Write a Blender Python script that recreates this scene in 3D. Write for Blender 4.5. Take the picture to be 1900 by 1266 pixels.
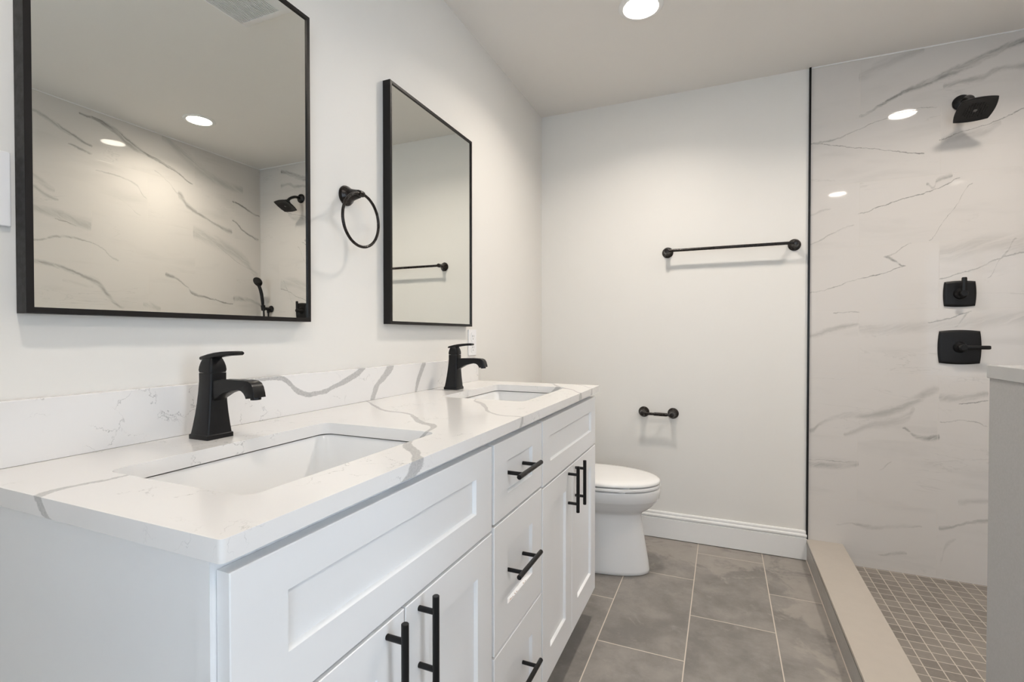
import bpy, bmesh, math, random
from mathutils import Vector, Matrix
for o in list(bpy.data.objects): bpy.data.objects.remove(o, do_unlink=True)
S = bpy.context.scene
C = S.collection
R = math.radians

# ------------------------------------------------------------------ measures of the room (metres)
D, H = 2.843, 2.4525          # back wall, ceiling
X1, XC, XR = 1.411, 1.561, 2.4406   # shower curb outer / inner face, shower side wall
YN, XE, YE = -0.9, 3.4, 0.55  # near wall, far side of the added near bay, end of the shower side wall
ZC, ZB = 0.928, 0.903         # worktop top and underside

# ------------------------------------------------------------------ camera, sky, exposure
cam_d = bpy.data.cameras.new('camera'); cam = bpy.data.objects.new('camera', cam_d); C.objects.link(cam)
cam.location = (1.02, 0.0, 1.1307)
cam.rotation_euler = (R(90-0.7184), 0, R(23.1824))
cam_d.sensor_width = 36.0; cam_d.lens = 913.77*36/1900; cam_d.clip_start = 0.02
S.camera = cam

world = bpy.data.worlds.new('world'); S.world = world; world.use_nodes = True
bg = world.node_tree.nodes['Background']
bg.inputs['Color'].default_value = (0.72, 0.85, 1.0, 1); bg.inputs['Strength'].default_value = 7.0

LENS, BULB = 60.0, 8.6         # glow of each recessed lamp's lens; power of its beam (W)
S.view_settings.view_transform = 'Standard'; S.view_settings.look = 'None'
S.view_settings.exposure = 0.0; S.view_settings.gamma = 1.0; S.view_settings.use_curve_mapping = False

# ------------------------------------------------------------------ node helpers
class NT:
    def __init__(s, name):
        s.m = bpy.data.materials.new(name); s.m.use_nodes = True
        s.t = s.m.node_tree; s.n = s.t.nodes; s.l = s.t.links
        s.b = s.n['Principled BSDF']
        s._p = None
    def new(s, kind, **kw):
        n = s.n.new(kind)
        for k, v in kw.items(): setattr(n, k, v)
        return n
    def put(s, sock, v):
        if isinstance(v, bpy.types.NodeSocket): s.l.new(v, sock)
        elif isinstance(v, (tuple, list)):
            sock.default_value = tuple(v) if len(v) == len(sock.default_value) else tuple(v)+(1,)
        else: sock.default_value = v
    def math(s, op, a, b=None, c=None):
        n = s.new('ShaderNodeMath', operation=op)
        for i, v in enumerate((a, b, c)):
            if v is not None: s.put(n.inputs[i], v)
        return n.outputs[0]
    def xyz(s):
        if s._p is None:
            tc = s.new('ShaderNodeNewGeometry'); sp = s.new('ShaderNodeSeparateXYZ')
            s.l.new(tc.outputs['Position'], sp.inputs[0]); s._p = (sp.outputs[0], sp.outputs[1], sp.outputs[2], tc.outputs['Position'])
        return s._p
    def comb(s, a, b, c=0.0):
        n = s.new('ShaderNodeCombineXYZ')
        for i, v in enumerate((a, b, c)): s.put(n.inputs[i], v)
        return n.outputs[0]
    def noise(s, vec, scale, detail=3.0, rough=0.5, dist=0.0):
        n = s.new('ShaderNodeTexNoise'); s.put(n.inputs['Vector'], vec)
        n.inputs['Scale'].default_value = scale; n.inputs['Detail'].default_value = detail
        n.inputs['Roughness'].default_value = rough; n.inputs['Distortion'].default_value = dist
        return n.outputs['Fac']
    def ramp(s, v, a, b, lo=0.0, hi=1.0, kind='SMOOTHSTEP'):
        n = s.new('ShaderNodeMapRange', interpolation_type=kind)
        for i, q in enumerate((v, a, b, lo, hi)): s.put(n.inputs[i], q)
        return n.outputs[0]
    def mix(s, f, a, b):
        n = s.new('ShaderNodeMix', data_type='RGBA'); s.put(n.inputs[0], f); s.put(n.inputs[6], a); s.put(n.inputs[7], b)
        return n.outputs[2]
    def bump(s, h, strength=0.1, dist=0.002):
        n = s.new('ShaderNodeBump'); n.inputs['Strength'].default_value = strength; n.inputs['Distance'].default_value = dist
        s.put(n.inputs['Height'], h); s.l.new(n.outputs[0], s.b.inputs['Normal'])
    def fin(s, col, rough=0.5, metal=0.0, **kw):
        s.put(s.b.inputs['Base Color'], col); s.put(s.b.inputs['Roughness'], rough); s.b.inputs['Metallic'].default_value = metal
        for k, v in kw.items(): s.put(s.b.inputs[k], v)
        return s.m
    def fcurve(s, x, pts):
        n = s.new('ShaderNodeFloatCurve'); cu = n.mapping.curves[0]
        while len(cu.points) > 2: cu.points.remove(cu.points[1])
        cu.points[0].location = pts[0]; cu.points[1].location = pts[-1]
        for p in pts[1:-1]: cu.points.new(*p)
        n.mapping.update(); s.put(n.inputs['Value'], x)
        return n.outputs[0]
    def vein(s, u, v, pts, k, soft=0.15):
        """one stone vein: v runs along a drawn curve of u, with its own half width"""
        pts = sorted(pts); e = 0.004
        u0, u1 = pts[0][0]-e, pts[-1][0]+e
        v0 = min(p[1] for p in pts); v1 = max(p[1] for p in pts); v1 = max(v1, v0+1e-3)
        wm = max(p[2] for p in pts)
        nu = lambda q: (q-u0)/(u1-u0)
        cen = [(0.0, (pts[0][1]-v0)/(v1-v0))]+[(nu(p[0]), (p[1]-v0)/(v1-v0)) for p in pts]+[(1.0, (pts[-1][1]-v0)/(v1-v0))]
        wid = [(0.0, 0.0)]+[(nu(p[0]), p[2]/wm) for p in pts]+[(1.0, 0.0)]
        t = s.ramp(u, u0, u1, kind='LINEAR')
        c = s.math('MULTIPLY_ADD', s.fcurve(t, cen), v1-v0, v0)
        w = s.math('MULTIPLY_ADD', s.fcurve(t, wid), wm, 1e-5)
        d = s.math('DIVIDE', s.math('ABSOLUTE', s.math('SUBTRACT', v, c)), w)
        return s.ramp(d, soft, 1.0, k, 0.0)
    def veins(s, u, v, L, soft=0.15):
        acc = None
        for pts, k in L:
            q = s.vein(u, v, pts, k, soft)
            acc = q if acc is None else s.math('MAXIMUM', acc, q)
        return acc

def simple(name, col, rough=0.5, metal=0.0, spec=None, vary=0.0, scale=40.0, bump=0.0):
    t = NT(name); p = t.xyz()[3]
    n = t.noise(p, scale, 4.0)
    c2 = tuple(max(0, q*(1-vary)) for q in col); c1 = tuple(min(1, q*(1+vary)) for q in col)
    if bump: t.bump(n, bump, 0.001)
    kw = {} if spec is None else {'Specular IOR Level': spec}
    return t.fin(t.mix(n, c2, c1), rough, metal, **kw)

V_BACK = [
    ([(1.619,2.180,0.0043),(1.698,2.218,0.0056),(1.757,2.248,0.0057),(1.829,2.273,0.0097),(1.909,2.298,0.0114),(1.991,2.327,0.0142),(2.088,2.365,0.0125),(2.156,2.389,0.0114),(2.211,2.401,0.0114)],0.42),
    ([(1.619,2.186,0.0016),(1.698,2.224,0.0019),(1.757,2.251,0.0020),(1.829,2.279,0.0014),(1.909,2.307,0.0017),(1.991,2.338,0.0017),(2.088,2.371,0.0023),(2.156,2.392,0.0017),(2.211,2.407,0.0017)],0.40),
    ([(1.616,2.363,0.0155),(1.697,2.407,0.0217),(1.790,2.429,0.0171),(1.861,2.442,0.0085)],0.14),
    ([(1.413,2.080,0.0016),(1.514,2.056,0.0012),(1.619,2.028,0.0016),(1.720,2.004,0.0019),(1.818,1.978,0.0017),(1.865,1.968,0.0040)],0.50),
    ([(1.428,2.081,0.0025),(1.461,2.079,0.0043),(1.504,2.082,0.0043),(1.561,2.098,0.0031),(1.644,2.127,0.0016),(1.729,2.152,0.0012),(1.816,2.175,0.0011),(1.910,2.173,0.0011)],0.38),
    ([(1.925,2.020,0.0023),(2.003,2.045,0.0014),(2.091,2.064,0.0017),(2.159,2.086,0.0023),(2.214,2.110,0.0034)],0.50),
    ([(1.930,2.016,0.0085),(2.003,2.028,0.0171),(2.082,2.032,0.0171),(2.134,2.063,0.0085)],0.16),
    ([(1.937,2.258,0.0085),(2.001,2.268,0.0085),(2.058,2.268,0.0114),(2.110,2.291,0.0085),(2.174,2.299,0.0085),(2.212,2.297,0.0142)],0.24),
    ([(1.619,1.713,0.0019),(1.702,1.739,0.0019),(1.771,1.758,0.0017),(1.843,1.777,0.0020),(1.913,1.801,0.0023),(1.959,1.819,0.0020),(1.995,1.838,0.0017)],0.45),
    ([(1.880,1.826,0.0057),(1.904,1.805,0.0045),(1.913,1.836,0.0085),(1.941,1.848,0.0068),(1.968,1.853,0.0085)],0.30),
    ([(1.892,1.564,0.0014),(1.933,1.637,0.0017),(1.983,1.713,0.0020),(2.040,1.809,0.0017)],0.38),
    ([(1.415,1.581,0.0031),(1.507,1.624,0.0037),(1.596,1.660,0.0025)],0.22),
    ([(1.414,1.724,0.0043),(1.463,1.741,0.0050),(1.500,1.750,0.0025)],0.12),
    ([(1.417,1.343,0.0016),(1.587,1.389,0.0016),(1.724,1.426,0.0019),(1.800,1.452,0.0017)],0.48),
    ([(1.719,1.500,0.0012),(1.744,1.491,0.0050),(1.768,1.473,0.0045),(1.799,1.453,0.0014)],0.38),
    ([(1.724,1.498,0.0012),(1.753,1.509,0.0023),(1.792,1.542,0.0017),(1.821,1.558,0.0011)],0.35),
    ([(1.931,1.386,0.0028),(2.008,1.412,0.0028),(2.066,1.432,0.0034),(2.140,1.467,0.0040),(2.220,1.490,0.0040)],0.34),
    ([(1.930,1.497,0.0284),(2.007,1.510,0.0341),(2.096,1.532,0.0313),(2.220,1.523,0.0341)],0.13),
    ([(2.102,1.385,0.0014),(2.135,1.456,0.0028),(2.165,1.499,0.0057),(2.190,1.553,0.0045)],0.30),
    ([(1.891,1.188,0.0023),(1.965,1.205,0.0028),(2.032,1.230,0.0026)],0.38),
    ([(1.625,1.160,0.0186),(1.824,1.165,0.0199),(2.010,1.181,0.0227),(2.223,1.202,0.0256)],0.12),
    ([(1.988,1.167,0.0023),(2.010,1.199,0.0063),(2.041,1.238,0.0023)],0.24),
    ([(1.418,1.126,0.0093),(1.521,1.161,0.0106),(1.620,1.179,0.0062)],0.20),
    ([(1.520,1.237,0.0019),(1.620,1.239,0.0022)],0.32),
    ([(1.423,0.652,0.0096),(1.461,0.686,0.0078),(1.529,0.726,0.0087),(1.602,0.744,0.0113),(1.674,0.744,0.0156),(1.724,0.760,0.0191),(1.779,0.785,0.0183),(1.846,0.826,0.0175),(1.928,0.880,0.0119)],0.22),
    ([(1.567,0.646,0.0061),(1.675,0.697,0.0130),(1.745,0.711,0.0174),(1.820,0.745,0.0199),(1.840,0.784,0.0080)],0.15),
    ([(1.800,0.694,0.0040),(1.848,0.658,0.0072),(1.888,0.653,0.0088),(1.932,0.658,0.0103)],0.34),
    ([(1.935,0.843,0.0119),(2.009,0.843,0.0119),(2.102,0.868,0.0096)],0.20),
    ([(2.006,0.818,0.0016),(2.053,0.825,0.0024),(2.102,0.837,0.0020)],0.42),
    ([(1.939,0.729,0.0020),(2.022,0.743,0.0024),(2.066,0.742,0.0028),(2.103,0.724,0.0016)],0.25),
    ([(1.420,0.486,0.0104),(1.493,0.487,0.0122),(1.553,0.491,0.0113),(1.623,0.507,0.0078)],0.24),
    ([(1.420,0.508,0.0022),(1.493,0.512,0.0026),(1.553,0.511,0.0022),(1.623,0.516,0.0017)],0.35),
    ([(1.712,0.486,0.0026),(1.732,0.504,0.0043),(1.753,0.525,0.0020)],0.20),
    ([(2.007,0.372,0.0080),(2.057,0.382,0.0103),(2.106,0.389,0.0080)],0.13),
    ([(1.540,0.199,0.0022),(1.599,0.214,0.0043),(1.664,0.205,0.0078),(1.749,0.220,0.0070),(1.817,0.235,0.0064),(1.871,0.241,0.0032)],0.20),
    ([(1.711,0.081,0.0035),(1.764,0.094,0.0056),(1.815,0.106,0.0056)],0.20),
    ([(1.939,0.243,0.0088),(1.982,0.255,0.0064),(2.020,0.276,0.0048),(2.107,0.299,0.0072)],0.30),
    ([(1.945,0.091,0.0119),(1.957,0.151,0.0119),(1.995,0.199,0.0040)],0.10),
]
V_RIGHT = [
    ([(1.427,2.337,0.0049),(1.521,2.304,0.0092),(1.604,2.269,0.0080),(1.697,2.240,0.0055)],0.34),
    ([(1.587,2.214,0.0024),(1.647,2.201,0.0061),(1.697,2.191,0.0049)],0.30),
    ([(1.640,2.408,0.0049),(1.703,2.402,0.0061),(1.797,2.379,0.0147),(1.896,2.327,0.0171),(1.981,2.293,0.0086),(2.092,2.264,0.0061),(2.187,2.233,0.0049),(2.293,2.182,0.0031)],0.40),
    ([(1.701,2.409,0.0037),(1.797,2.385,0.0055),(1.897,2.338,0.0061),(1.981,2.299,0.0031),(2.092,2.274,0.0024),(2.187,2.239,0.0043),(2.293,2.182,0.0043)],0.45),
    ([(2.094,2.427,0.0183),(2.237,2.373,0.0306),(2.366,2.300,0.0306),(2.505,2.255,0.0245),(2.686,2.243,0.0183)],0.16),
    ([(2.198,2.087,0.0183),(2.260,2.021,0.0147),(2.364,1.975,0.0086),(2.488,1.929,0.0086),(2.591,1.908,0.0135)],0.32),
    ([(2.601,2.138,0.0049),(2.716,2.110,0.0055),(2.831,2.075,0.0049)],0.50),
    ([(2.600,1.993,0.0049),(2.683,1.940,0.0061),(2.821,1.887,0.0073)],0.38),
    ([(2.299,1.846,0.0367),(2.431,1.818,0.0367),(2.589,1.763,0.0367),(2.713,1.697,0.0306),(2.811,1.609,0.0122)],0.17),
    ([(2.403,1.826,0.0031),(2.501,1.770,0.0037),(2.635,1.687,0.0031),(2.761,1.647,0.0031)],0.22),
    ([(1.419,1.815,0.0122),(1.517,1.803,0.0220),(1.600,1.785,0.0245),(1.688,1.770,0.0220)],0.20),
    ([(1.524,1.774,0.0024),(1.574,1.768,0.0043),(1.617,1.756,0.0031)],0.36),
    ([(1.417,1.643,0.0043),(1.557,1.684,0.0055),(1.683,1.675,0.0043),(1.752,1.643,0.0037),(1.829,1.589,0.0049)],0.25),
    ([(1.416,1.531,0.0098),(1.530,1.511,0.0098),(1.641,1.473,0.0086),(1.722,1.438,0.0183),(1.778,1.361,0.0147),(1.857,1.299,0.0049)],0.30),
    ([(1.530,1.511,0.0024),(1.641,1.478,0.0031),(1.722,1.449,0.0024)],0.35),
    ([(2.109,1.530,0.0086),(2.255,1.458,0.0049),(2.287,1.423,0.0086),(2.413,1.393,0.0049),(2.594,1.364,0.0043)],0.42),
    ([(2.602,1.406,0.0135),(2.711,1.406,0.0122),(2.851,1.364,0.0086)],0.28),
    ([(1.719,2.102,0.0031),(1.834,2.104,0.0043),(1.936,2.076,0.0049),(1.994,2.008,0.0031)],0.20),
    ([(1.420,1.932,0.0086),(1.477,1.899,0.0086),(1.534,1.883,0.0049)],0.22),
    ([(1.833,1.967,0.0024),(1.893,1.934,0.0031),(1.956,1.891,0.0024)],0.18),
    ([(2.046,2.202,0.0024),(2.138,2.145,0.0037),(2.198,2.087,0.0049)],0.20),
    ([(1.554,1.437,0.0061),(1.694,1.409,0.0061)],0.06),
    ([(1.424,1.992,0.0122),(1.462,1.964,0.0159),(1.518,1.930,0.0086)],0.14),
    ([(1.972,1.328,0.0122),(2.027,1.319,0.0159),(2.072,1.304,0.0122)],0.15),
]
P = 0.307                      # tile module: 12 in tiles, 24 in long, half bond

def tile_cells(t, u, v, u0, v0, lu, lv, flip=0):
    """half-bond tiles: returns joint distance and a random value per tile"""
    rv = t.math('DIVIDE', t.math('SUBTRACT', v, v0), lv)
    row = t.math('FLOOR', rv)
    par = t.math('ABSOLUTE', t.math('MODULO', t.math('ADD', row, float(flip)), 2.0))
    ru = t.math('ADD', t.math('DIVIDE', t.math('SUBTRACT', u, u0), lu), t.math('MULTIPLY', par, 0.5))
    col = t.math('FLOOR', ru)
    def edge(r, L):
        f = t.math('FRACT', r)
        return t.math('MULTIPLY', t.math('MINIMUM', f, t.math('SUBTRACT', 1.0, f)), L)
    d = t.math('MINIMUM', edge(ru, lu), edge(rv, lv))
    wn = t.new('ShaderNodeTexWhiteNoise', noise_dimensions='2D'); t.put(wn.inputs['Vector'], t.comb(col, row))
    return d, wn.outputs['Value'], wn.outputs['Color']

def marble(name, axis, u0, L):
    t = NT(name); x, y, z, p = t.xyz()
    u = x if axis == 'X' else y
    d, rnd, rcol = tile_cells(t, u, z, u0, 0.020, 2*P, P, 1)
    n1 = t.math('SUBTRACT', t.noise(p, 10.0, 3), 0.5); n2 = t.math('SUBTRACT', t.noise(p, 42.0, 6, 0.72), 0.5)
    off = t.math('ADD', t.math('MULTIPLY', n1, 0.018), t.math('MULTIPLY', n2, 0.020))
    vv = t.math('ADD', z, off)
    th = R(20 if axis == 'X' else -27)
    al = t.math('ADD', t.math('MULTIPLY', u, math.cos(th)), t.math('MULTIPLY', z, math.sin(th)))
    ac = t.math('SUBTRACT', t.math('MULTIPLY', z, math.cos(th)), t.math('MULTIPLY', u, math.sin(th)))
    streak = t.noise(t.comb(t.math('MULTIPLY', al, 5.0), t.math('ADD', t.math('MULTIPLY', ac, 42.0), t.math('MULTIPLY', n1, 2.0)), 0.0), 1.0, 6, 0.62, 0.6)
    m = t.veins(u, vv, [([(a, c, w*(1.4 if w < 0.0045 else 1.9)+0.0008) for a, c, w in q], min(1.0, k*1.5)) for q, k in L], 0.0)
    brk = t.ramp(streak, 0.30, 0.62, 0.22, 1.15)
    m = t.math('MULTIPLY', m, brk)
    # faint clouding and hairlines that change from tile to tile
    sh = t.new('ShaderNodeVectorMath', operation='MULTIPLY_ADD'); t.put(sh.inputs[0], rcol); sh.inputs[1].default_value = (9, 9, 9); t.put(sh.inputs[2], p)
    mp = t.new('ShaderNodeMapping'); mp.inputs['Rotation'].default_value = (0, R(24), 0) if axis == 'X' else (R(-24), 0, 0)
    mp.inputs['Scale'].default_value = (0.8, 0.8, 3.6); t.l.new(sh.outputs[0], mp.inputs[0])
    cloud = t.ramp(t.noise(mp.outputs[0], 2.6, 5, 0.55, 0.4), 0.50, 0.78, 0.0, 0.13)
    hn = t.math('ABSOLUTE', t.math('SUBTRACT', t.noise(mp.outputs[0], 2.0, 5, 0.6, 0.5), 0.5))
    hair = t.math('MULTIPLY', t.ramp(hn, 0.0, 0.010, 0.14, 0.0), t.ramp(t.noise(sh.outputs[0], 3.0, 2), 0.54, 0.68))
    f = t.math('MAXIMUM', m, t.math('MAXIMUM', cloud, hair))
    base = t.mix(t.noise(p, 2.2, 2), (0.62, 0.592, 0.562), (0.66, 0.632, 0.602))
    c = t.mix(f, base, (0.13, 0.132, 0.122))
    joint = t.ramp(d, 0.0007, 0.0017, 0.6, 0.0)
    c = t.mix(joint, c, (0.58, 0.545, 0.50))
    t.bump(t.ramp(d, 0.0003, 0.0016), 0.25, 0.0006)
    return t.fin(c, t.ramp(d, 0.0008, 0.0014, 0.4, 0.04))

def quartz(name, kind):
    t = NT(name); x, y, z, p = t.xyz()
    n1 = t.math('SUBTRACT', t.noise(p, 18.0, 3), 0.5); n2 = t.math('SUBTRACT', t.noise(p, 70.0, 6, 0.72), 0.5)
    off = t.math('ADD', t.math('MULTIPLY', n1, 0.014), t.math('MULTIPLY', n2, 0.015))
    if kind == 'top':
        drop = t.math('SUBTRACT', ZC, z)
        s_ = t.math('ADD', x, drop); yy = t.math('ADD', y, off)
        m = t.veins(s_, yy, [
            ([(0.02,1.205,.004),(0.051,1.181,.005),(0.12,1.125,.007),(0.197,1.075,.008),(0.268,1.061,.007),(0.33,1.01,.010),(0.379,0.963,.012),(0.431,0.934,.013),(0.455,0.86,.022),(0.481,0.765,.017),(0.535,0.712,.014),(0.566,0.672,.020),(0.582,0.662,.024),(0.596,0.640,.016)], .55),
            ([(0.29,1.40,.004),(0.32,1.345,.008),(0.365,1.298,.014),(0.41,1.235,.012),(0.455,1.165,.008),(0.51,1.127,.006),(0.566,1.128,.006),(0.58,1.122,.009),(0.60,1.105,.008)], .5),
            ([(0.36,1.945,.006),(0.40,1.89,.014),(0.452,1.80,.02),(0.504,1.763,.008),(0.566,1.668,.010),(0.58,1.665,.022),(0.60,1.66,.012)], .5),
            ([(0.42,1.965,.006),(0.50,1.925,.006),(0.566,1.83,.008),(0.59,1.82,.014)], .45)], 0.72)
        t_ = t.math('SUBTRACT', y, drop); xx = t.math('ADD', x, off)
        m2 = t.veins(t_, xx, [([(0.295,0.275,.006),(0.31,0.247,.010),(0.331,0.229,.010),(0.353,0.221,.008),(0.381,0.222,.006),(0.409,0.229,.005),(0.44,0.233,.005)], .52)], 0.72)
        m = t.math('MAXIMUM', m, m2)
    else:
        zz = t.math('ADD', z, t.math('MULTIPLY', off, 0.6))
        m = t.veins(y, zz, [([(0.80,1.028,.003),(0.826,1.0275,.006),(0.884,1.026,.007),(0.913,1.010,.009),(0.948,0.984,.009),(0.999,0.973,.007),(1.068,0.986,.007),(1.144,1.008,.011),(1.184,1.026,.011),(1.20,1.034,.008)], .55)], 0.72)
        m2 = t.veins(z, t.math('ADD', y, off), [([(0.925,1.232,.010),(0.95,1.244,.014),(0.972,1.257,.016),(0.987,1.281,.020),(1.035,1.325,.022)], .52),
            ([(0.925,1.468,.006),(0.961,1.480,.012),(0.998,1.501,.015),(1.035,1.520,.014)], .52)], 0.72)
        m = t.math('MAXIMUM', m, m2)
    grain = t.ramp(t.noise(p, 260.0, 3, 0.7), 0.3, 0.75, 0.72, 1.1)
    m = t.math('MULTIPLY', m, grain)
    wob = t.new('ShaderNodeVectorMath', operation='MULTIPLY_ADD'); tn = t.new('ShaderNodeTexNoise'); t.put(tn.inputs['Vector'], p)
    tn.inputs['Scale'].default_value = 16.0; tn.inputs['Detail'].default_value = 5.0; tn.inputs['Roughness'].default_value = 0.65
    t.l.new(tn.outputs['Color'], wob.inputs[0]); wob.inputs[1].default_value = (0.09, 0.09, 0.09); t.put(wob.inputs[2], p)
    vo = t.new('ShaderNodeTexVoronoi', feature='DISTANCE_TO_EDGE'); t.l.new(wob.outputs[0], vo.inputs['Vector']); vo.inputs['Scale'].default_value = 17.0
    crack = t.math('MULTIPLY', t.ramp(vo.outputs['Distance'], 0.003, 0.018, 0.46, 0.0), t.math('MULTIPLY', t.ramp(t.noise(p, 5.5, 2), 0.50, 0.60), t.ramp(t.noise(p, 34.0, 3), 0.40, 0.52)))
    f = t.math('MAXIMUM', m, crack)
    base = t.mix(t.noise(p, 5.0, 3), (0.79, 0.778, 0.765), (0.825, 0.815, 0.805))
    return t.fin(t.mix(f, base, (0.20, 0.20, 0.20)), 0.16)

def slate(name, u_ax='X'):
    """grey slate-look floor tile, 12 x 24 in, columns along the room"""
    t = NT(name); x, y, z, p = t.xyz()
    d, rnd, rcol = tile_cells(t, y, x, 2.096-2*P, 0.5963, 2*P, P, 1)
    sh = t.new('ShaderNodeVectorMath', operation='MULTIPLY_ADD'); t.put(sh.inputs[0], rcol); sh.inputs[1].default_value = (5, 5, 5); t.put(sh.inputs[2], p)
    q = sh.outputs[0]
    a = t.noise(q, 4.5, 8, 0.66, 0.15); b = t.noise(q, 15.0, 8, 0.74, 0.35)
    c = t.mix(t.ramp(a, 0.35, 0.68), (0.185, 0.172, 0.160), (0.295, 0.273, 0.252))
    c = t.mix(t.ramp(b, 0.55, 0.74, 0.0, 0.55), c, (0.34, 0.312, 0.285))
    # grout haze left towards the back wall and along the curb
    dy = t.ramp(y, 2.30, 2.75, -0.16, 0.10); dx = t.ramp(x, 1.15, 1.40, -0.14, 0.09)
    hz = t.ramp(t.math('ADD', t.noise(p, 5.5, 7, 0.66, 0.5), t.math('MAXIMUM', dy, dx)), 0.48, 0.58, 0.0, 0.5)
    c = t.mix(hz, c, (0.40, 0.365, 0.325))
    j = t.ramp(d, 0.0014, 0.0024, 1.0, 0.0)
    c = t.mix(j, c, (0.60, 0.53, 0.46))
    t.bump(t.math('ADD', t.ramp(d, 0.001, 0.003), t.math('MULTIPLY', b, 0.25)), 0.25, 0.0012)
    return t.fin(c, 0.48)

def mosaic(name):
    t = NT(name); x, y, z, p = t.xyz()
    L = 0.0513
    rx = t.math('DIVIDE', t.math('SUBTRACT', x, 1.649-3*L), L); ry = t.math('DIVIDE', t.math('SUBTRACT', y, D-0.01-60*L), L)
    def edge(r):
        f = t.math('FRACT', r); return t.math('MULTIPLY', t.math('MINIMUM', f, t.math('SUBTRACT', 1.0, f)), L)
    d = t.math('MINIMUM', edge(rx), edge(ry))
    wn = t.new('ShaderNodeTexWhiteNoise', noise_dimensions='2D'); t.put(wn.inputs['Vector'], t.comb(t.math('FLOOR', rx), t.math('FLOOR', ry)))
    c = t.mix(wn.outputs['Value'], (0.185, 0.165, 0.147), (0.262, 0.235, 0.208))
    c = t.mix(t.ramp(t.noise(p, 30.0, 5, 0.7), 0.4, 0.7, 0.0, 0.4), c, (0.30, 0.27, 0.24))
    c = t.mix(t.ramp(d, 0.0013, 0.0022, 1.0, 0.0), c, (0.55, 0.49, 0.43))
    t.bump(t.ramp(d, 0.001, 0.003), 0.4, 0.001)
    return t.fin(c, 0.45)

def black(name, col=(0.0065, 0.0065, 0.007), rough=0.36, metal=0.0, spec=0.26):
    t = NT(name); p = t.xyz()[3]
    n = t.noise(p, 90.0, 3)
    return t.fin(t.mix(n, col, tuple(q*1.5 for q in col)), t.ramp(n, 0.3, 0.7, rough-0.05, rough+0.06), metal, **{'Specular IOR Level': spec})

M = {}
M['paint'] = simple('warm_white_wall_paint', (0.775, 0.760, 0.725), 0.55, vary=0.01, scale=6)
M['ceiling'] = simple('ceiling_paint', (0.78, 0.755, 0.72), 0.7, vary=0.01, scale=6)
M['trimwhite'] = simple('white_trim_paint', (0.82, 0.82, 0.81), 0.35, vary=0.01)
M['cabinet'] = simple('white_cabinet_lacquer', (0.86, 0.868, 0.876), 0.33, vary=0.008, scale=12)
M['porcelain'] = simple('white_porcelain', (0.82, 0.82, 0.815), 0.08, vary=0.004)
M['plastic'] = simple('white_plastic', (0.82, 0.82, 0.83), 0.3, vary=0.004)
M['slot'] = simple('dark_socket_slots', (0.05, 0.05, 0.05), 0.6)
M['black'] = black('matte_black_metal')
M['frame'] = black('black_mirror_frame', (0.0075, 0.0065, 0.0065), 0.42)
M['bronze'] = black('oil_rubbed_bronze', (0.012, 0.009, 0.0075), 0.28, 0.3, 0.4)
M['rubber'] = simple('black_nozzle_face', (0.008, 0.008, 0.008), 0.55, vary=0.3, scale=300)
M['chrome'] = simple('brushed_steel', (0.55, 0.55, 0.55), 0.2, 1.0, vary=0.02)
M['gap_shade'] = simple('fan_gap_shade', (0.10, 0.10, 0.09), 0.8)  # colour stands in for the shade between the fan slats
M['edge'] = simple('grey_edge_strip', (0.12, 0.115, 0.11), 0.4)
M['wear'] = simple('bare_wood_chip', (0.50, 0.33, 0.19), 0.7, vary=0.4, scale=120)
t = NT('mirror_glass'); M['mirror'] = t.fin(t.mix(t.noise(t.xyz()[3], 2.0), (0.815, 0.825, 0.785), (0.82, 0.83, 0.79)), 0.0, 1.0)
M['tile_back'] = marble('marble_tile_back', 'X', 1.6206, V_BACK)
M['tile_right'] = marble('marble_tile_side', 'Y', 1.696, V_RIGHT)
M['top'] = quartz('white_quartz_worktop', 'top'); M['splash'] = quartz('white_quartz_backsplash', 'splash')
M['floor'] = slate('slate_floor_tile'); M['mosaic'] = mosaic('mosaic_floor_tile')
M['curbcap'] = simple('beige_quartz_slab', (0.47, 0.425, 0.372), 0.28, vary=0.05, scale=25)
M['capwhite'] = simple('white_quartz_cap', (0.46, 0.455, 0.445), 0.2, vary=0.02, scale=40)
t = NT('grey_stone_tile'); p = t.xyz()[3]
M['greytile'] = t.fin(t.mix(t.noise(p, 320.0, 2, 0.6), t.mix(t.noise(p, 6.0, 5, 0.6), (0.34, 0.328, 0.316), (0.40, 0.388, 0.374)), (0.46, 0.45, 0.44)), 0.5)
t = NT('grey_curb_tile'); x, y, z, p = t.xyz()
n = t.noise(t.comb(t.math('MULTIPLY', x, 1.0), t.math('MULTIPLY', y, 2.0), t.math('MULTIPLY', z, 7.0)), 7.0, 6, 0.65, 0.8)
M['curbtile'] = t.fin(t.mix(n, (0.30, 0.285, 0.267), (0.50, 0.475, 0.445)), 0.45)
M['grout'] = simple('light_grout', (0.60, 0.54, 0.47), 0.8, vary=0.1, scale=200)
t = NT('lamp_lens'); M['lens'] = t.fin((0.9, 0.9, 0.9), 0.5)
t.b.inputs['Emission Color'].default_value = (1.0, 0.905, 0.80, 1); t.b.inputs['Emission Strength'].default_value = LENS
t = NT('window_glass')
tr = t.new('ShaderNodeBsdfTransparent'); gl = t.new('ShaderNodeBsdfGlossy'); gl.inputs['Roughness'].default_value = 0.0
fr = t.new('ShaderNodeFresnel'); mx = t.new('ShaderNodeMixShader')
t.l.new(fr.outputs[0], mx.inputs[0]); t.l.new(tr.outputs[0], mx.inputs[1]); t.l.new(gl.outputs[0], mx.inputs[2])
t.l.new(mx.outputs[0], t.n['Material Output'].inputs['Surface']); M['glass'] = t.m
M['dimmed'] = M['glass'].copy(); M['dimmed'].name = 'dimmed_window_glass'
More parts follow.
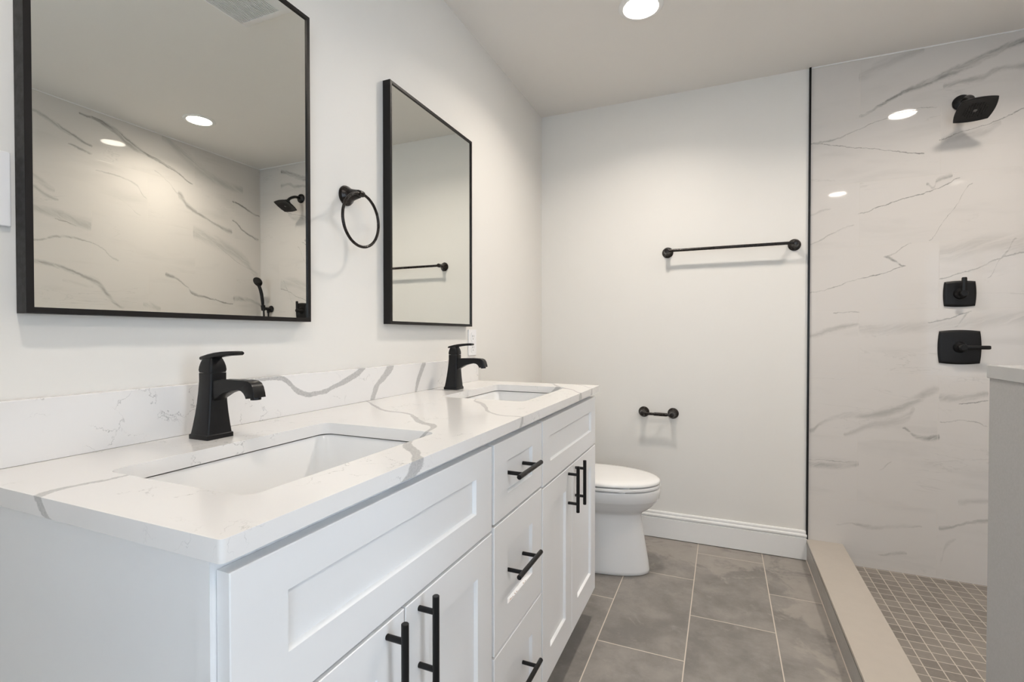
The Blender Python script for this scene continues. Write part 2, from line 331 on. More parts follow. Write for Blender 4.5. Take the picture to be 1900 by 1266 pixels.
for n in M['dimmed'].node_tree.nodes:
    if n.type == 'BSDF_TRANSPARENT': n.inputs[0].default_value = (0.36, 0.38, 0.40, 1)  # pane darkened so its reflection in the tile stays faint

# ------------------------------------------------------------------ mesh helpers
def bmn(): return bmesh.new()
def box(bm, a, b):
    x0, y0, z0 = a; x1, y1, z1 = b
    v = [bm.verts.new(q) for q in ((x0,y0,z0),(x1,y0,z0),(x1,y1,z0),(x0,y1,z0),(x0,y0,z1),(x1,y0,z1),(x1,y1,z1),(x0,y1,z1))]
    for f in ((3,2,1,0),(4,5,6,7),(0,1,5,4),(1,2,6,5),(2,3,7,6),(3,0,4,7)): bm.faces.new([v[i] for i in f])
    return v
def loft(bm, loops, cap=True, closed=True):
    vs = [[bm.verts.new(p) for p in L] for L in loops]
    n = len(vs[0])
    for a, b in zip(vs, vs[1:]):
        for i in range(n if closed else n-1):
            j = (i+1) % n; bm.faces.new((a[i], a[j], b[j], b[i]))
    if cap: bm.faces.new(vs[0][::-1]); bm.faces.new(vs[-1])
    return vs
def basis(ax):
    ax = Vector(ax).normalized(); u = Vector((0, 0, 1)) if abs(ax.z) < 0.9 else Vector((1, 0, 0))
    u = (u-ax*u.dot(ax)).normalized(); return ax, u, ax.cross(u)
def ring(c, ax, r, n=24):
    ax, u, w = basis(ax); c = Vector(c)
    return [c+u*(r*math.cos(2*math.pi*i/n))+w*(r*math.sin(2*math.pi*i/n)) for i in range(n)]
def lathe(bm, org, ax, prof, n=32):
    a = Vector(ax).normalized(); o = Vector(org)
    return loft(bm, [ring(o+a*h, ax, max(r, 1e-4), n) for r, h in prof])
def rod(bm, a, b, r, n=20, ch=0.0008):
    a = Vector(a); b = Vector(b); L = (b-a).length
    lathe(bm, a, b-a, [(r-ch, 0), (r, ch), (r, L-ch), (r-ch, L)], n)
def tube(bm, pts, rs, n=16, closed=False):
    pts = [Vector(p) for p in pts]; k = len(pts)
    if not isinstance(rs, (list, tuple)): rs = [rs]*k
    loops = []; pu = None
    for i in range(k):
        if closed: tg = pts[(i+1) % k]-pts[i-1]
        else: tg = pts[min(i+1, k-1)]-pts[max(i-1, 0)]
        tg.normalize()
        u = basis(tg)[1] if pu is None else (pu-tg*pu.dot(tg)).normalized()
        pu = u; w = tg.cross(u)
        loops.append([pts[i]+u*(rs[i]*math.cos(2*math.pi*q/n))+w*(rs[i]*math.sin(2*math.pi*q/n)) for q in range(n)])
    if closed: loops.append(loops[0])
    loft(bm, loops, cap=not closed)
    if closed: bmesh.ops.remove_doubles(bm, verts=bm.verts, dist=1e-6)
def spline(P, n=8):
    P = [Vector(p) for p in P]; Q = [P[0]*2-P[1]]+P+[P[-1]*2-P[-2]]; out = []
    for i in range(1, len(Q)-2):
        a, b, c, d = Q[i-1:i+3]
        for k in range(n):
            t = k/n
            out.append(0.5*((2*b)+(c-a)*t+(2*a-5*b+4*c-d)*t*t+(3*b-a-3*c+d)*t**3))
    out.append(P[-1]); return out
def rrect(x0, y0, x1, y1, r, k=5):
    out = []
    for cx, cy, a0 in ((x1-r, y1-r, 0), (x0+r, y1-r, 90), (x0+r, y0+r, 180), (x1-r, y0+r, 270)):
        for i in range(k+1):
            a = R(a0+90*i/k); out.append((cx+r*math.cos(a), cy+r*math.sin(a)))
    return out
def obj(name, bm, mat, parent=None, bevel=0.0, seg=2, smooth=35, sub=0):
    bmesh.ops.recalc_face_normals(bm, faces=bm.faces)
    me = bpy.data.meshes.new(name); 
    if parent is not None:
        top = parent
        while top.parent is not None: top = top.parent
        bmesh.ops.translate(bm, verts=bm.verts, vec=-Vector(top.location))
    bm.to_mesh(me); bm.free()
    o = bpy.data.objects.new(name, me); C.objects.link(o)
    for m in (mat if isinstance(mat, (list, tuple)) else [mat]): me.materials.append(m)
    if parent is not None: o.parent = parent
    if bevel:
        b = o.modifiers.new('bevel', 'BEVEL'); b.width = bevel; b.segments = seg; b.limit_method = 'ANGLE'; b.angle_limit = R(40); b.harden_normals = True
    if sub:
        s = o.modifiers.new('sub', 'SUBSURF'); s.levels = sub; s.render_levels = sub
    me.shade_smooth()
    if smooth: me.set_sharp_from_angle(angle=R(smooth))
    return o
def thing(name, label, cat, loc, group=None):
    o = bpy.data.objects.new(name, None); C.objects.link(o); o.location = loc; o.empty_display_size = 0.05
    o['label'] = label; o['category'] = cat
    if group: o['group'] = group
    return o
def struct(name, bm, mat, parent=None, **kw):
    o = obj(name, bm, mat, parent, **kw); o['kind'] = 'structure'; return o
def dup(src, loc, label):
    """a copy of a thing with copies of its parts and sub-parts"""
    r = src.copy(); C.objects.link(r); r.location = loc; r['label'] = label
    def rec(a, b):
        for ch in list(a.children):
            c = ch.copy(); C.objects.link(c); c.parent = b; rec(ch, c)
    rec(src, r); return r

# ------------------------------------------------------------------ the room
T = 0.10
b = bmn(); box(b, (-T, YN-T, -0.12), (XE+T, D+T, 0.0)); struct('floor', b, M['floor'])
b = bmn(); box(b, (-T, YN-T, H), (XE+T, D+T, H+0.12)); struct('ceiling', b, M['ceiling'])
b = bmn(); box(b, (-T, YN, 0), (0, D, H)); struct('wall_left', b, M['paint'])
b = bmn(); box(b, (-T, D, 0), (X1, D+T, H)); struct('wall_back', b, M['paint'])
b = bmn(); box(b, (X1, D-0.002, 0), (XR+T, D+T, H)); struct('wall_shower', b, M['tile_back'])
b = bmn(); box(b, (XR, YE, 0), (XR+T, D-0.002, H)); struct('wall_right', b, M['tile_right'])
b = bmn(); box(b, (XR+T, YE, 0), (XE+T, YE+T, H)); struct('wall_added_bay', b, M['paint'])  # unseen bay, added to give the daylight windows a place
def wall_holes(lo, hi, holes, ax, a, c):
    """a wall slab with rectangular window openings; ax = the axis it runs along"""
    b = bmn()
    def piece(u0, u1, z0, z1):
        if u1-u0 < 1e-4 or z1-z0 < 1e-4: return
        box(b, (u0, a, z0), (u1, c, z1)) if ax == 'X' else box(b, (a, u0, z0), (c, u1, z1))
    u = lo
    for h0, h1, z0, z1 in holes:
        piece(u, h0, 0, H); piece(h0, h1, 0, z0); piece(h0, h1, z1, H); u = h1
    piece(u, hi, 0, H); return b
W1 = (2.590, 2.825, 1.02, 2.0); W2 = (-0.60, 0.40, 0.50, 2.05); W3 = (0.95, 1.90, 0.60, 2.05)
struct('wall_front', wall_holes(-T, XE+T, [W3, W1], 'X', YN-T, YN), M['paint'])
struct('wall_added_bay_side', wall_holes(YN, YE, [W2], 'Y', XE, XE+T), M['paint'])  # outer wall of the added bay, open for its daylight window
def window(name, w, ax, pl, sgn, bars, gm='glass'):
    u0, u1, z0, z1 = w; f = 0.045
    def bb(bm, a0, a1, c0, c1, d0, d1):
        d0, d1 = sorted((pl+sgn*d0, pl+sgn*d1))
        box(bm, (a0, d0, c0), (a1, d1, c1)) if ax == 'X' else box(bm, (d0, a0, c0), (d1, a1, c1))
    b = bmn()
    bb(b, u0, u1, z0, z0+f, 0.02, 0.08); bb(b, u0, u1, z1-f, z1, 0.02, 0.08)
    bb(b, u0, u0+f, z0+f, z1-f, 0.02, 0.08); bb(b, u1-f, u1, z0+f, z1-f, 0.02, 0.08)
    for q in bars: bb(b, q-0.025, q+0.025, z0+f, z1-f, 0.03, 0.07)
    o = struct(name, b, M['trimwhite'])
    g = bmn(); bb(g, u0+f-0.005, u1-f+0.005, z0+f-0.005, z1-f+0.005, 0.048, 0.052)
    obj('window_pane', g, M[gm], o)
    ld = bpy.data.lights.new('sky_portal', 'AREA'); ld.shape = 'RECTANGLE'; ld.size = u1-u0; ld.size_y = z1-z0; ld.cycles.is_portal = True
    lo = bpy.data.objects.new('sky_portal', ld); C.objects.link(lo)
    c = (u0+u1)/2
    if ax == 'X': lo.location = (c, pl+sgn*0.09, (z0+z1)/2); lo.rotation_euler = (R(90)*(-sgn if False else 1), 0, R(180) if sgn < 0 else 0)
    else: lo.location = (pl+sgn*0.09, c, (z0+z1)/2); lo.rotation_euler = (R(90), 0, R(-90) if sgn > 0 else R(90))
window('added_window_1', W1, 'X', YN, -1, [2.7075], 'dimmed')  # unseen window, added; strips sized after the streaks reflected in the tile
window('added_window_2', W2, 'Y', XE, 1, [])  # unseen window, added as a side source of cool daylight
window('added_window_3', W3, 'X', YN, -1, [1.425])  # unseen window, added behind the camera to bring in more daylight

# shower floor, curb, half wall, edge trim, baseboard, caulk line
b = bmn(); box(b, (XC, YE, 0.0), (XR, D-0.002, 0.010)); struct('floor_shower', b, M['mosaic'])
PY0, PY1, PZ = 0.55, 1.02, 1.062
b = bmn(); box(b, (X1, PY1, 0.0), (XC, D-0.002, 0.094)); curb = struct('trim_1', b, M['curbtile'])
b = bmn(); box(b, (X1-0.0015, PY1, 0.094), (XC+0.003, D-0.002, 0.107)); struct('curb_cap', b, M['curbcap'], curb, bevel=0.0015)
b = bmn(); box(b, (X1-0.003, PY1, 0.0005), (X1, D-0.004, 0.0035)); struct('curb_grout', b, M['grout'], curb)
b = bmn(); box(b, (X1-0.0022, PY1, 0.0925), (X1-0.0002, D-0.004, 0.0945)); struct('curb_edge', b, M['edge'], curb)
b = bmn(); box(b, (X1, PY0, 0), (XC, PY1, PZ)); hw = struct('wall_half', b, M['greytile'])
b = bmn(); box(b, (X1-0.003, PY0, PZ), (XC+0.003, PY1+0.003, PZ+0.021)); struct('wall_cap', b, M['capwhite'], hw, bevel=0.0015)
b = bmn(); box(b, (X1-0.004, D-0.011, 0.108), (X1+0.005, D, H)); struct('trim_2', b, M['black'])
b = bmn(); box(b, (X1+0.006, D-0.006, H-0.005), (XR, D-0.002, H)); box(b, (XR-0.005, YE, H-0.005), (XR, D-0.006, H)); struct('trim_3', b, M['trimwhite'])
prof = [(0, 0.003), (0.0145, 0.003), (0.0145, 0.109), (0.0105, 0.1105), (0.0105, 0.1145), (0.0150, 0.117), (0.0165, 0.122), (0.0150, 0.128), (0.0095, 0.1305), (0.0085, 0.134), (0.0100, 0.137), (0.0095, 0.142), (0.0065, 0.1465), (0, 0.147)]
def baseboard(name, p0, p1, nrm):
    b = bmn(); n = Vector(nrm)
    loft(b, [[Vector(p)+n*d+Vector((0, 0, z)) for d, z in prof] for p in (p0, p1)]); struct(name, b, M['trimwhite'], smooth=25)
baseboard('baseboard_back', (0.0, D, 0.001), (X1-0.0005, D, 0.001), (0, -1, 0))
baseboard('baseboard_left', (0, 1.945, 0.001), (0, D-0.016, 0.001), (1, 0, 0))
baseboard('baseboard_front', (0.0, YN, 0.001), (XE, YN, 0.001), (0, 1, 0))

# ------------------------------------------------------------------ recessed lamps and the fan
def lamp(loc, label):
    t = thing('recessed_light', label, 'ceiling light', loc, 'recessed ceiling lights')
    b = bmn(); n = 48
    pr = [(0.066, -0.001), (0.066, -0.005), (0.070, -0.0075), (0.082, -0.006), (0.088, -0.002), (0.088, 0.0)]
    loops = [[(loc[0]+r*math.cos(2*math.pi*i/n), loc[1]+r*math.sin(2*math.pi*i/n), loc[2]+h) for i in range(n)] for r, h in pr]
    loft(b, loops, cap=False); obj('trim_ring', b, M['trimwhite'], t)
    b = bmn(); lathe(b, (loc[0], loc[1], loc[2]-0.0035), (0, 0, 1), [(0.066, 0), (0.066, 0.003)], 48); obj('lens', b, M['lens'], t)
    ld = bpy.data.lights.new('beam', 'AREA'); ld.shape = 'DISK'; ld.size = 0.125; ld.energy = BULB; ld.color = (1.0, 0.905, 0.80); ld.spread = R(143)
    lo = bpy.data.objects.new('beam', ld); C.objects.link(lo); lo.parent = t; lo.location = (0, 0, -0.006)
    return t
L0 = lamp((0.710, 2.040, H), 'recessed ceiling light in the open room, at the top edge')
Lw = dup(L0, (2.0, 2.043, H), 'recessed ceiling light over the shower, in front of the shower head')
Ln = dup(L0, (0.71, 0.228, H), 'recessed ceiling light above the floor in front of the nearer sink')
Ls = dup(L0, (2.0, 0.228, H), 'recessed ceiling light behind the half wall, nearest the added window bay')
for lm, f in ((Ln, .45), (Ls, .75), (Lw, .85)):
    for ch in lm.children:
        if ch.type == 'LIGHT': ch.data = ch.data.copy(); ch.data.energy = BULB*f
t = thing('exhaust_fan', 'square white ceiling exhaust fan with slatted grille, seen in the nearer mirror', 'exhaust fan', (0.775, 1.355, H))
b = bmn(); fx0, fx1, fy0, fy1 = 0.63, 0.915, 1.20, 1.505; gx0, gx1, gy0, gy1 = 0.672, 0.884, 1.245, 1.462
loft(b, [[(x, y, H) for x, y in rrect(fx0, fy0, fx1, fy1, .012)], [(x, y, H-0.006) for x, y in rrect(fx0, fy0, fx1, fy1, .012)], [(x, y, H-0.022) for x, y in rrect(gx0-.004, gy0-.004, gx1+.004, gy1+.004, .006)],
         [(x, y, H-0.022) for x, y in rrect(gx0, gy0, gx1, gy1, .003)], [(x, y, H-0.008) for x, y in rrect(gx0, gy0, gx1, gy1, .003)]]); obj('frame', b, M['plastic'], t)
b = bmn()
b2 = bmn(); box(b2, (gx0+.001, gy0+.001, H-.0085), (gx1-.001, gy1-.001, H-.0078)); obj('gap_shade_sheet', b2, M['gap_shade'], t)  # dark backing sheet put in as the shade behind the slats
k = 24
for i in range(k):
    x = gx0+(gx1-gx0)*(i+.5)/k; box(b, (x-.0022, gy0, H-.0215), (x+.0022, gy1, H-.010))
obj('grille', b, M['plastic'], t)

# ------------------------------------------------------------------ vanity
YA, YB = 0.343, 1.938; XF, XD, ZF = 0.532, 0.553, 0.116
van = thing('vanity_cabinet', 'long white shaker double vanity cabinet with black bar pulls under the quartz worktop', 'cabinet', (0.27, (YA+YB)/2, 0))
b = bmn()
box(b, (0.002, YA+.003, ZF), (XF-.02, YA+.02, ZB)); box(b, (0.002, YB-.02, ZF), (XF-.02, YB-.003, ZB))
box(b, (0.002, YA+.02, ZF), (XF-.02, YB-.02, ZF+.018)); box(b, (0.002, YA+.02, ZF+.018), (0.012, YB-.02, ZB))
obj('carcass', b, M['cabinet'], van)
b = bmn(); D0, D1, D2, D3 = (0.350, 0.978), (0.990, 1.303), (1.312, 1.936), None
box(b, (XF-.02, YA, ZF), (XF, YA+.04, ZB)); box(b, (XF-.02, YB-.04, ZF), (XF, YB, ZB))
for q in (0.984, 1.3075): box(b, (XF-.02, q-.02, ZF+.03), (XF, q+.02, ZB-.04))
box(b, (XF-.02, YA+.04, ZB-.04), (XF, YB-.04, ZB)); box(b, (XF-.02, YA+.04, ZF), (XF, YB-.04, ZF+.03))
for y0, y1, zz in ((D0[0], D0[1], .695), (D1[0], D1[1], .701), (D1[0], D1[1], .405), (D2[0], D2[1], .695)): box(b, (XF-.02, y0+.03, zz-.02), (XF, y1-.026, zz+.02))
obj('face_frame', b, M['cabinet'], van)
b = bmn(); box(b, (0.44, YA+.003, 0), (0.455, YB-.003, ZF)); box(b, (.05, YA+.003, 0), (.44, YA+.02, ZF)); box(b, (.05, YB-.02, 0), (.44, YB-.003, ZF)); obj('toe_kick', b, M['cabinet'], van)
def shaker(name, y0, y1, z0, z1, st, rt, rb):
    b = bmn(); x0, x1, xr, c = XF+.001, XD, XD-.008, .0035
    def L(x, a0, a1, c0, c1): return [(x, a0, c0), (x, a1, c0), (x, a1, c1), (x, a0, c1)]
    e = .0012
    loft(b, [L(x0, y0, y1, z0, z1), L(x1-e, y0, y1, z0, z1), L(x1, y0+e, y1-e, z0+e, z1-e), L(x1, y0+st, y1-st, z0+rb, z1-rt), L(x1-.0012, y0+st+.001, y1-st-.001, z0+rb+.001, z1-rt-.001), L(xr, y0+st+c, y1-st-c, z0+rb+c, z1-rt-c)])
    return obj(name, b, M['cabinet'], van, smooth=20)
def pull(par, y, z, vert, L=0.152, pitch=0.096, x0=XD):
    b = bmn(); r = .0058; xb = XD+.033
    d = Vector((0, 0, 1)) if vert else Vector((0, 1, 0)); c = Vector((xb, y, z))
    rod(b, c-d*(L/2), c+d*(L/2), r, 20)
    for s in (-1, 1):
        q = c+d*(s*pitch/2); rod(b, (x0, q.y, q.z), (xb-.003, q.y, q.z), .0048, 16, .0004)
    o = obj('handle', b, M['black'], par); o['label'] = 'black bar handle'; return o
shaker('false_front', D0[0], D0[1], .698, .884, .074, .052, .060)
shaker('false_front', D2[0], D2[1], .698, .884, .066, .050, .060)
for y0, y1, hy in ((D0[0], .6525, .608), (.6560, D0[1], .694), (D2[0], 1.6045, 1.563), (1.608, D2[1], 1.648)):
    d = shaker('door', y0, y1, ZF, .692, .068, .070, .086); pull(d, hy, .6235, True)
for z0, z1, rt, rb, hz in ((.705, .884, .050, .050, .799), (.408, .699, .072, .083, .564), (ZF, .402, .073, .083, .279)):
    d = shaker('drawer', D1[0], D1[1], z0, z1, .074, rt, rb); pull(d, 1.131, hz, False, x0=XD-.008)
    if z0 > .4 and z0 < .5:
        b = bmn(); random.seed(5)
        pts = [(1.075+.118*i/24, .4910+.0012*random.random()) for i in range(25)]
        vs = [[b.verts.new((XD-.0075+.0069*k, y, z+.0006-.0009*k+(.0010*random.random()*k))) for y, z in pts] for k in (0, 1)]
        for i in range(24):
            if random.random() < .8: b.faces.new((vs[0][i], vs[0][i+1], vs[1][i+1], vs[1][i]))
        bmesh.ops.solidify(b, geom=b.faces[:], thickness=.0004)
        o = obj('paint_chip', b, M['wear'], d); o['label'] = 'chipped bare edge'

# worktop with two sink openings, and its backsplash
TX, TY0, TY1 = 0.566, 0.331, 1.953
SK = [(0.176, 0.434, 0.474, 0.876), (0.168, 1.386, 0.466, 1.826)]
wt = thing('countertop', 'white quartz double-sink worktop with grey veins, lying on the vanity cabinet', 'countertop', (0.28, (TY0+TY1)/2, ZB))
b = bmn(); edges = []
for loop in [rrect(0.001, TY0, TX, TY1, .006)]+[rrect(*s, .022, 8) for s in SK]:
    vs = [b.verts.new((x, y, ZC)) for x, y in loop]
    edges += [b.edges.new((vs[i], vs[(i+1) % len(vs)])) for i in range(len(vs))]
bmesh.ops.triangle_fill(b, edges=edges, use_beauty=True)
ge = bmesh.ops.extrude_face_region(b, geom=b.faces[:])
bmesh.ops.translate(b, verts=[v for v in ge['geom'] if isinstance(v, bmesh.types.BMVert)], vec=(0, 0, ZB-ZC+.0002))
slab = obj('slab', b, M['top'], wt, bevel=.0014)
b = bmn(); box(b, (0.001, TY0, ZC+.0002), (0.021, TY1, ZC+.1015)); bs = obj('backsplash', b, M['splash'], bevel=.0012)
bs['label'] = 'low white quartz backsplash with bold grey veins, standing along the wall behind the faucets'; bs['category'] = 'backsplash'
def sink(i, s, label):
    x0, y0, x1, y1 = s; cx, cy = (x0+x1)/2, (y0+y1)/2
    t = thing('sink', label, 'sink', (cx, cy, ZB-.15), 'undermount sinks')
    b = bmn(); z = ZB-.0028
    def L(g, zz, r): return [(x, y, zz) for x, y in rrect(x0-g, y0-g, x1+g, y1+g, r, 8)]
    loops = [L(.030, z-.012, .04), L(.030, z-.001, .04), L(.028, z, .038), L(.004, z, .026), L(.0025, z-.003, .026), L(.001, z-.012, .028), L(-.012, z-.06, .034), L(-.024, z-.105, .044), L(-.034, z-.124, .05), L(-.055, z-.134, .06), L(-.10, z-.138, .04)]
    loft(b, loops, cap=False)
    top = loops[-1]; vs = [v for v in b.verts if abs(v.co.z-(z-.138)) < 1e-5]
    b.verts.ensure_lookup_table(); vs = b.verts[-len(top):]
    b.faces.new(vs)
    lo2 = [L(.030, z-.012, .04), L(.010, z-.016, .03), L(-.004, z-.07, .04), L(-.018, z-.12, .05), L(-.05, z-.146, .06)]
    loft(b, lo2, cap=False); b.verts.ensure_lookup_table(); b.faces.new(b.verts[-len(top):])
    bmesh.ops.remove_doubles(b, verts=b.verts, dist=1e-6)
    obj('basin', b, M['porcelain'], t, smooth=50)
    b = bmn(); lathe(b, (cx, cy, z-.1385), (0, 0, 1), [(.031, 0), (.031, .002), (.026, .0035), (.020, .001), (.018, .002), (.003, .005)], 32); obj('drain', b, M['black'], t)
    return t
sink(0, SK[0], 'rectangular white undermount sink in the worktop in front of the nearer faucet')
sink(1, SK[1], 'rectangular white undermount sink in the far end of the worktop, towards the toilet')

def faucet(cx, cy, label):
    t = thing('faucet', label, 'faucet', (cx, cy, ZC), 'black basin faucets')
    def sq(h, z, r, ox=0): return [(cx+ox+x, cy+y, z) for x, y in rrect(-h, -h, h, h, r, 3)]
    b = bmn(); loft(b, [sq(.0275, ZC, .002), sq(.0275, ZC+.008, .002), sq(.0262, ZC+.0095, .002)]); obj('base', b, M['black'], t)
    b = bmn(); loft(b, [sq(h, ZC+z, .0035, o) for h, z, o in ((.0258, .0095, 0), (.0238, .025, .001), (.0213, .048, .002), (.0195, .070, .003), (.0182, .092, .004), (.0176, .112, .005), (.0176, .128, .005))]); obj('body', b, M['black'], t, smooth=60)
    cb = cx+.005
    b = bmn(); lathe(b, (cb, cy, ZC+.128), (0, 0, 1), [(.0165, 0), (.0165, .0022)], 28); obj('collar', b, M['black'], t)
    b = bmn(); q = lambda h, z, r: [(cb+x, cy+y, ZC+z) for x, y in rrect(-h, -h, h, h, r, 4)]
    loft(b, [q(.0176, .1290, .005), q(.0185, .134, .005), q(.0178, .141, .005), q(.0162, .148, .005), q(.0138, .1545, .004), q(.0125, .1575, .004)]); obj('cap', b, M['black'], t, smooth=50)
    # lever: a thin curved blade rising towards the front
    b = bmn(); loops = []
    for x, z, w, h in ((-.0255, .1555, .009, .0018), (-.021, .1565, .0125, .0036), (0, .1600, .0138, .0048), (.020, .1635, .0136, .0048), (.040, .1660, .0130, .0044), (.058, .1672, .0124, .0042), (.072, .1672, .0118, .0040), (.0755, .1672, .0102, .0026)):
        loops.append([(cb+x, cy+y*w, ZC+z+k*h) for y, k in ((-1, -.5), (-.8, -1), (.8, -1), (1, -.5), (1, .5), (.8, 1), (-.8, 1), (-1, .5))])
    loft(b, loops); obj('lever', b, M['black'], t, smooth=50)
    # spout: flat topped arm that turns down at its tip
    top = [(.100, 1.0415), (.13, 1.0440), (.165, 1.0450), (.195, 1.0448), (.207, 1.0435), (.2155, 1.0395), (.2205, 1.032), (.2235, 1.022), (.2250, 1.0135)]
    bot = [(.100, .9960), (.118, 1.0060), (.140, 1.0175), (.162, 1.0240), (.181, 1.0262), (.190, 1.0248), (.1965, 1.0205), (.2010, 1.0150), (.2030, 1.0110)]
    b = bmn(); loops = []; dx = cx-.090
    for i, ((x0, z0), (x1, z1)) in enumerate(zip(bot, top)):
        w = .0132+.0012*i/8
        A = Vector((x0+dx, 0, z0)); Bv = Vector((x1+dx, 0, z1)); L = []
        for y, k in ((-1, .06), (-.9, 0), (.9, 0), (1, .06), (1, .90), (.86, 1), (-.86, 1), (-1, .90)):
            p = A.lerp(Bv, k); L.append((p.x, cy+y*w, p.z))
        loops.append(L)
    loft(b, loops); obj('spout', b, M['black'], t, smooth=45)
    b = bmn(); lathe(b, (.2135+dx, cy, 1.0126), (.05, 0, -1), [(.0095, 0), (.0095, .004), (.008, .0045)], 24); obj('aerator', b, M['black'], t)
    return t
f0 = faucet(.090, .660, 'matte black single-lever faucet behind the nearer sink')
dup(f0, (.094, 1.608, ZC), 'matte black single-lever faucet behind the farther sink')

# ------------------------------------------------------------------ mirrors
def mirror(y0, y1, z0, z1, label):
    t = thing('wall_mirror', label, 'mirror', (0, (y0+y1)/2, z0), 'framed mirrors over the vanity')
    b = bmn(); w, dp = .0098, .030
    def L(x, g): return [(x, y0+g, z0+g), (x, y1-g, z0+g), (x, y1-g, z1-g), (x, y0+g, z1-g)]
    loft(b, [L(.001, 0), L(dp-.0006, 0), L(dp, .0006), L(dp, w-.0005), L(dp-.0005, w), L(.020, w), L(.001, w), L(.001, 0)], cap=False)
    bmesh.ops.remove_doubles(b, verts=b.verts, dist=1e-6)
    obj('frame', b, M['frame'], t, smooth=20)
    b = bmn(); box(b, (.010, y0+w-.001, z0+w-.001), (.026, y1-w+.001, z1-w+.001)); o = obj('mirror_glass', b, M['mirror'], t); o['label'] = 'reflecting glass'
    return t
mirror(.405, .978, 1.1645, 1.954, 'large black-framed mirror over the nearer faucet, reflecting the tiled shower')
mirror(1.314, 1.878, 1.166, 1.956, 'black-framed mirror over the farther faucet, reflecting the towel bar')

# ------------------------------------------------------------------ towel ring, bar and paper holder
t = thing('towel_ring', 'dark bronze towel ring hanging on the wall between the two mirrors', 'towel ring', (0, 1.141, 1.5385))
b = bmn(); lathe(b, (0.0005, 1.141, 1.5385), (1, 0, 0), [(.029, 0), (.0295, .003), (.0285, .005), (.0265, .0058), (.0268, .009), (.0255, .011), (.021, .016), (.017, .025), (.0145, .036), (.0125, .046), (.0118, .050), (.0092, .0515), (.009, .056), (.0072, .0585), (.006, .0600)], 36); obj('mount', b, M['bronze'], t)
b = bmn(); lathe(b, (.056, 1.130, 1.5385), (0, 1, 0), [(.006, 0), (.008, .001), (.009, .005), (.009, .017), (.008, .021), (.006, .022)], 24); obj('knuckle', b, M['bronze'], t)
b = bmn(); tube(b, [(.058, 1.141+.0765*math.sin(a), 1.462+.0765*math.cos(a)) for a in [2*math.pi*i/72 for i in range(72)]], .0042, 14, True); obj('ring', b, M['bronze'], t)

def flange(b, c, out):
    lathe(b, c, out, [(.0285, .0005), (.0295, .003), (.0285, .0045), (.0262, .0055), (.0265, .009), (.025, .0115), (.0205, .016), (.0165, .024), (.0135, .036), (.0120, .050), (.0118, .060), (.0125, .062), (.0125, .078), (.011, .081), (.004, .082)], 36)
t = thing('towel_bar', 'long dark bronze towel bar on the white back wall', 'towel bar', (1.043, D, 1.583))
for x in (.738, 1.348):
    b = bmn(); flange(b, (x, D, 1.583), (0, -1, 0)); obj('mount', b, M['bronze'], t)
b = bmn(); rod(b, (.748, D-.070, 1.583), (1.338, D-.070, 1.583), .0078, 24); obj('bar', b, M['bronze'], t)
t = thing('toilet_paper_holder', 'small empty dark bronze toilet paper holder low on the back wall beside the toilet', 'toilet paper holder', (.6915, D, .698))
for x in (.613, .770):
    b = bmn(); flange(b, (x, D, .698), (0, -1, 0)); obj('mount', b, M['bronze'], t)
b = bmn(); a0, a1 = .624, .759; lathe(b, (a0, D-.070, .698), (1, 0, 0), [(.006, 0), (.0075, .001), (.0075, .050), (.0095, .052), (.0095, a1-a0-.016), (.0075, a1-a0-.014), (.006, a1-a0)], 24); obj('roller', b, M['bronze'], t)

# ------------------------------------------------------------------ wall plates
t = thing('wall_outlet', 'white duplex power outlet below the right edge of the farther mirror', 'outlet', (0, 1.928, 1.097))
b = bmn(); box(b, (.0005, 1.892, 1.040), (.006, 1.964, 1.154)); obj('plate', b, M['plastic'], t, bevel=.002)
for z in (1.0725, 1.1215):
    b = bmn(); loft(b, [[(x, 1.928+y, z+q) for y, q in rrect(-.0165, -.0205, .0165, .0205, .010)] for x in (.006, .0078)])
    rc = obj('receptacle', b, M['plastic'], t)
    b = bmn()
    for y in (-.0065, .0065): box(b, (.0076, 1.928+y-.001, z-.001), (.0081, 1.928+y+.001, z+.008))
    rod(b, (.0076, 1.928, z-.009), (.0081, 1.928, z-.009), .0024, 10, .0001); obj('slot', b, M['slot'], rc)
b = bmn(); rod(b, (.006, 1.928, 1.097), (.0072, 1.928, 1.097), .003, 12, .0002); obj('screw', b, M['plastic'], t)
t = thing('light_switch', 'white rocker light switch plate at the left edge of the view beside the nearer mirror', 'switch', (0, .363, 1.355))
b = bmn(); box(b, (.0005, .326, 1.2975), (.006, .3985, 1.4125)); obj('plate', b, M['plastic'], t, bevel=.002)
b = bmn(); v = box(b, (.0055, .346, 1.3225), (.0085, .379, 1.3875)); 
for q in v:
    if q.co.x > .008 and q.co.z < 1.33: q.co.x = .0065
obj('rocker', b, M['plastic'], t, bevel=.0008)

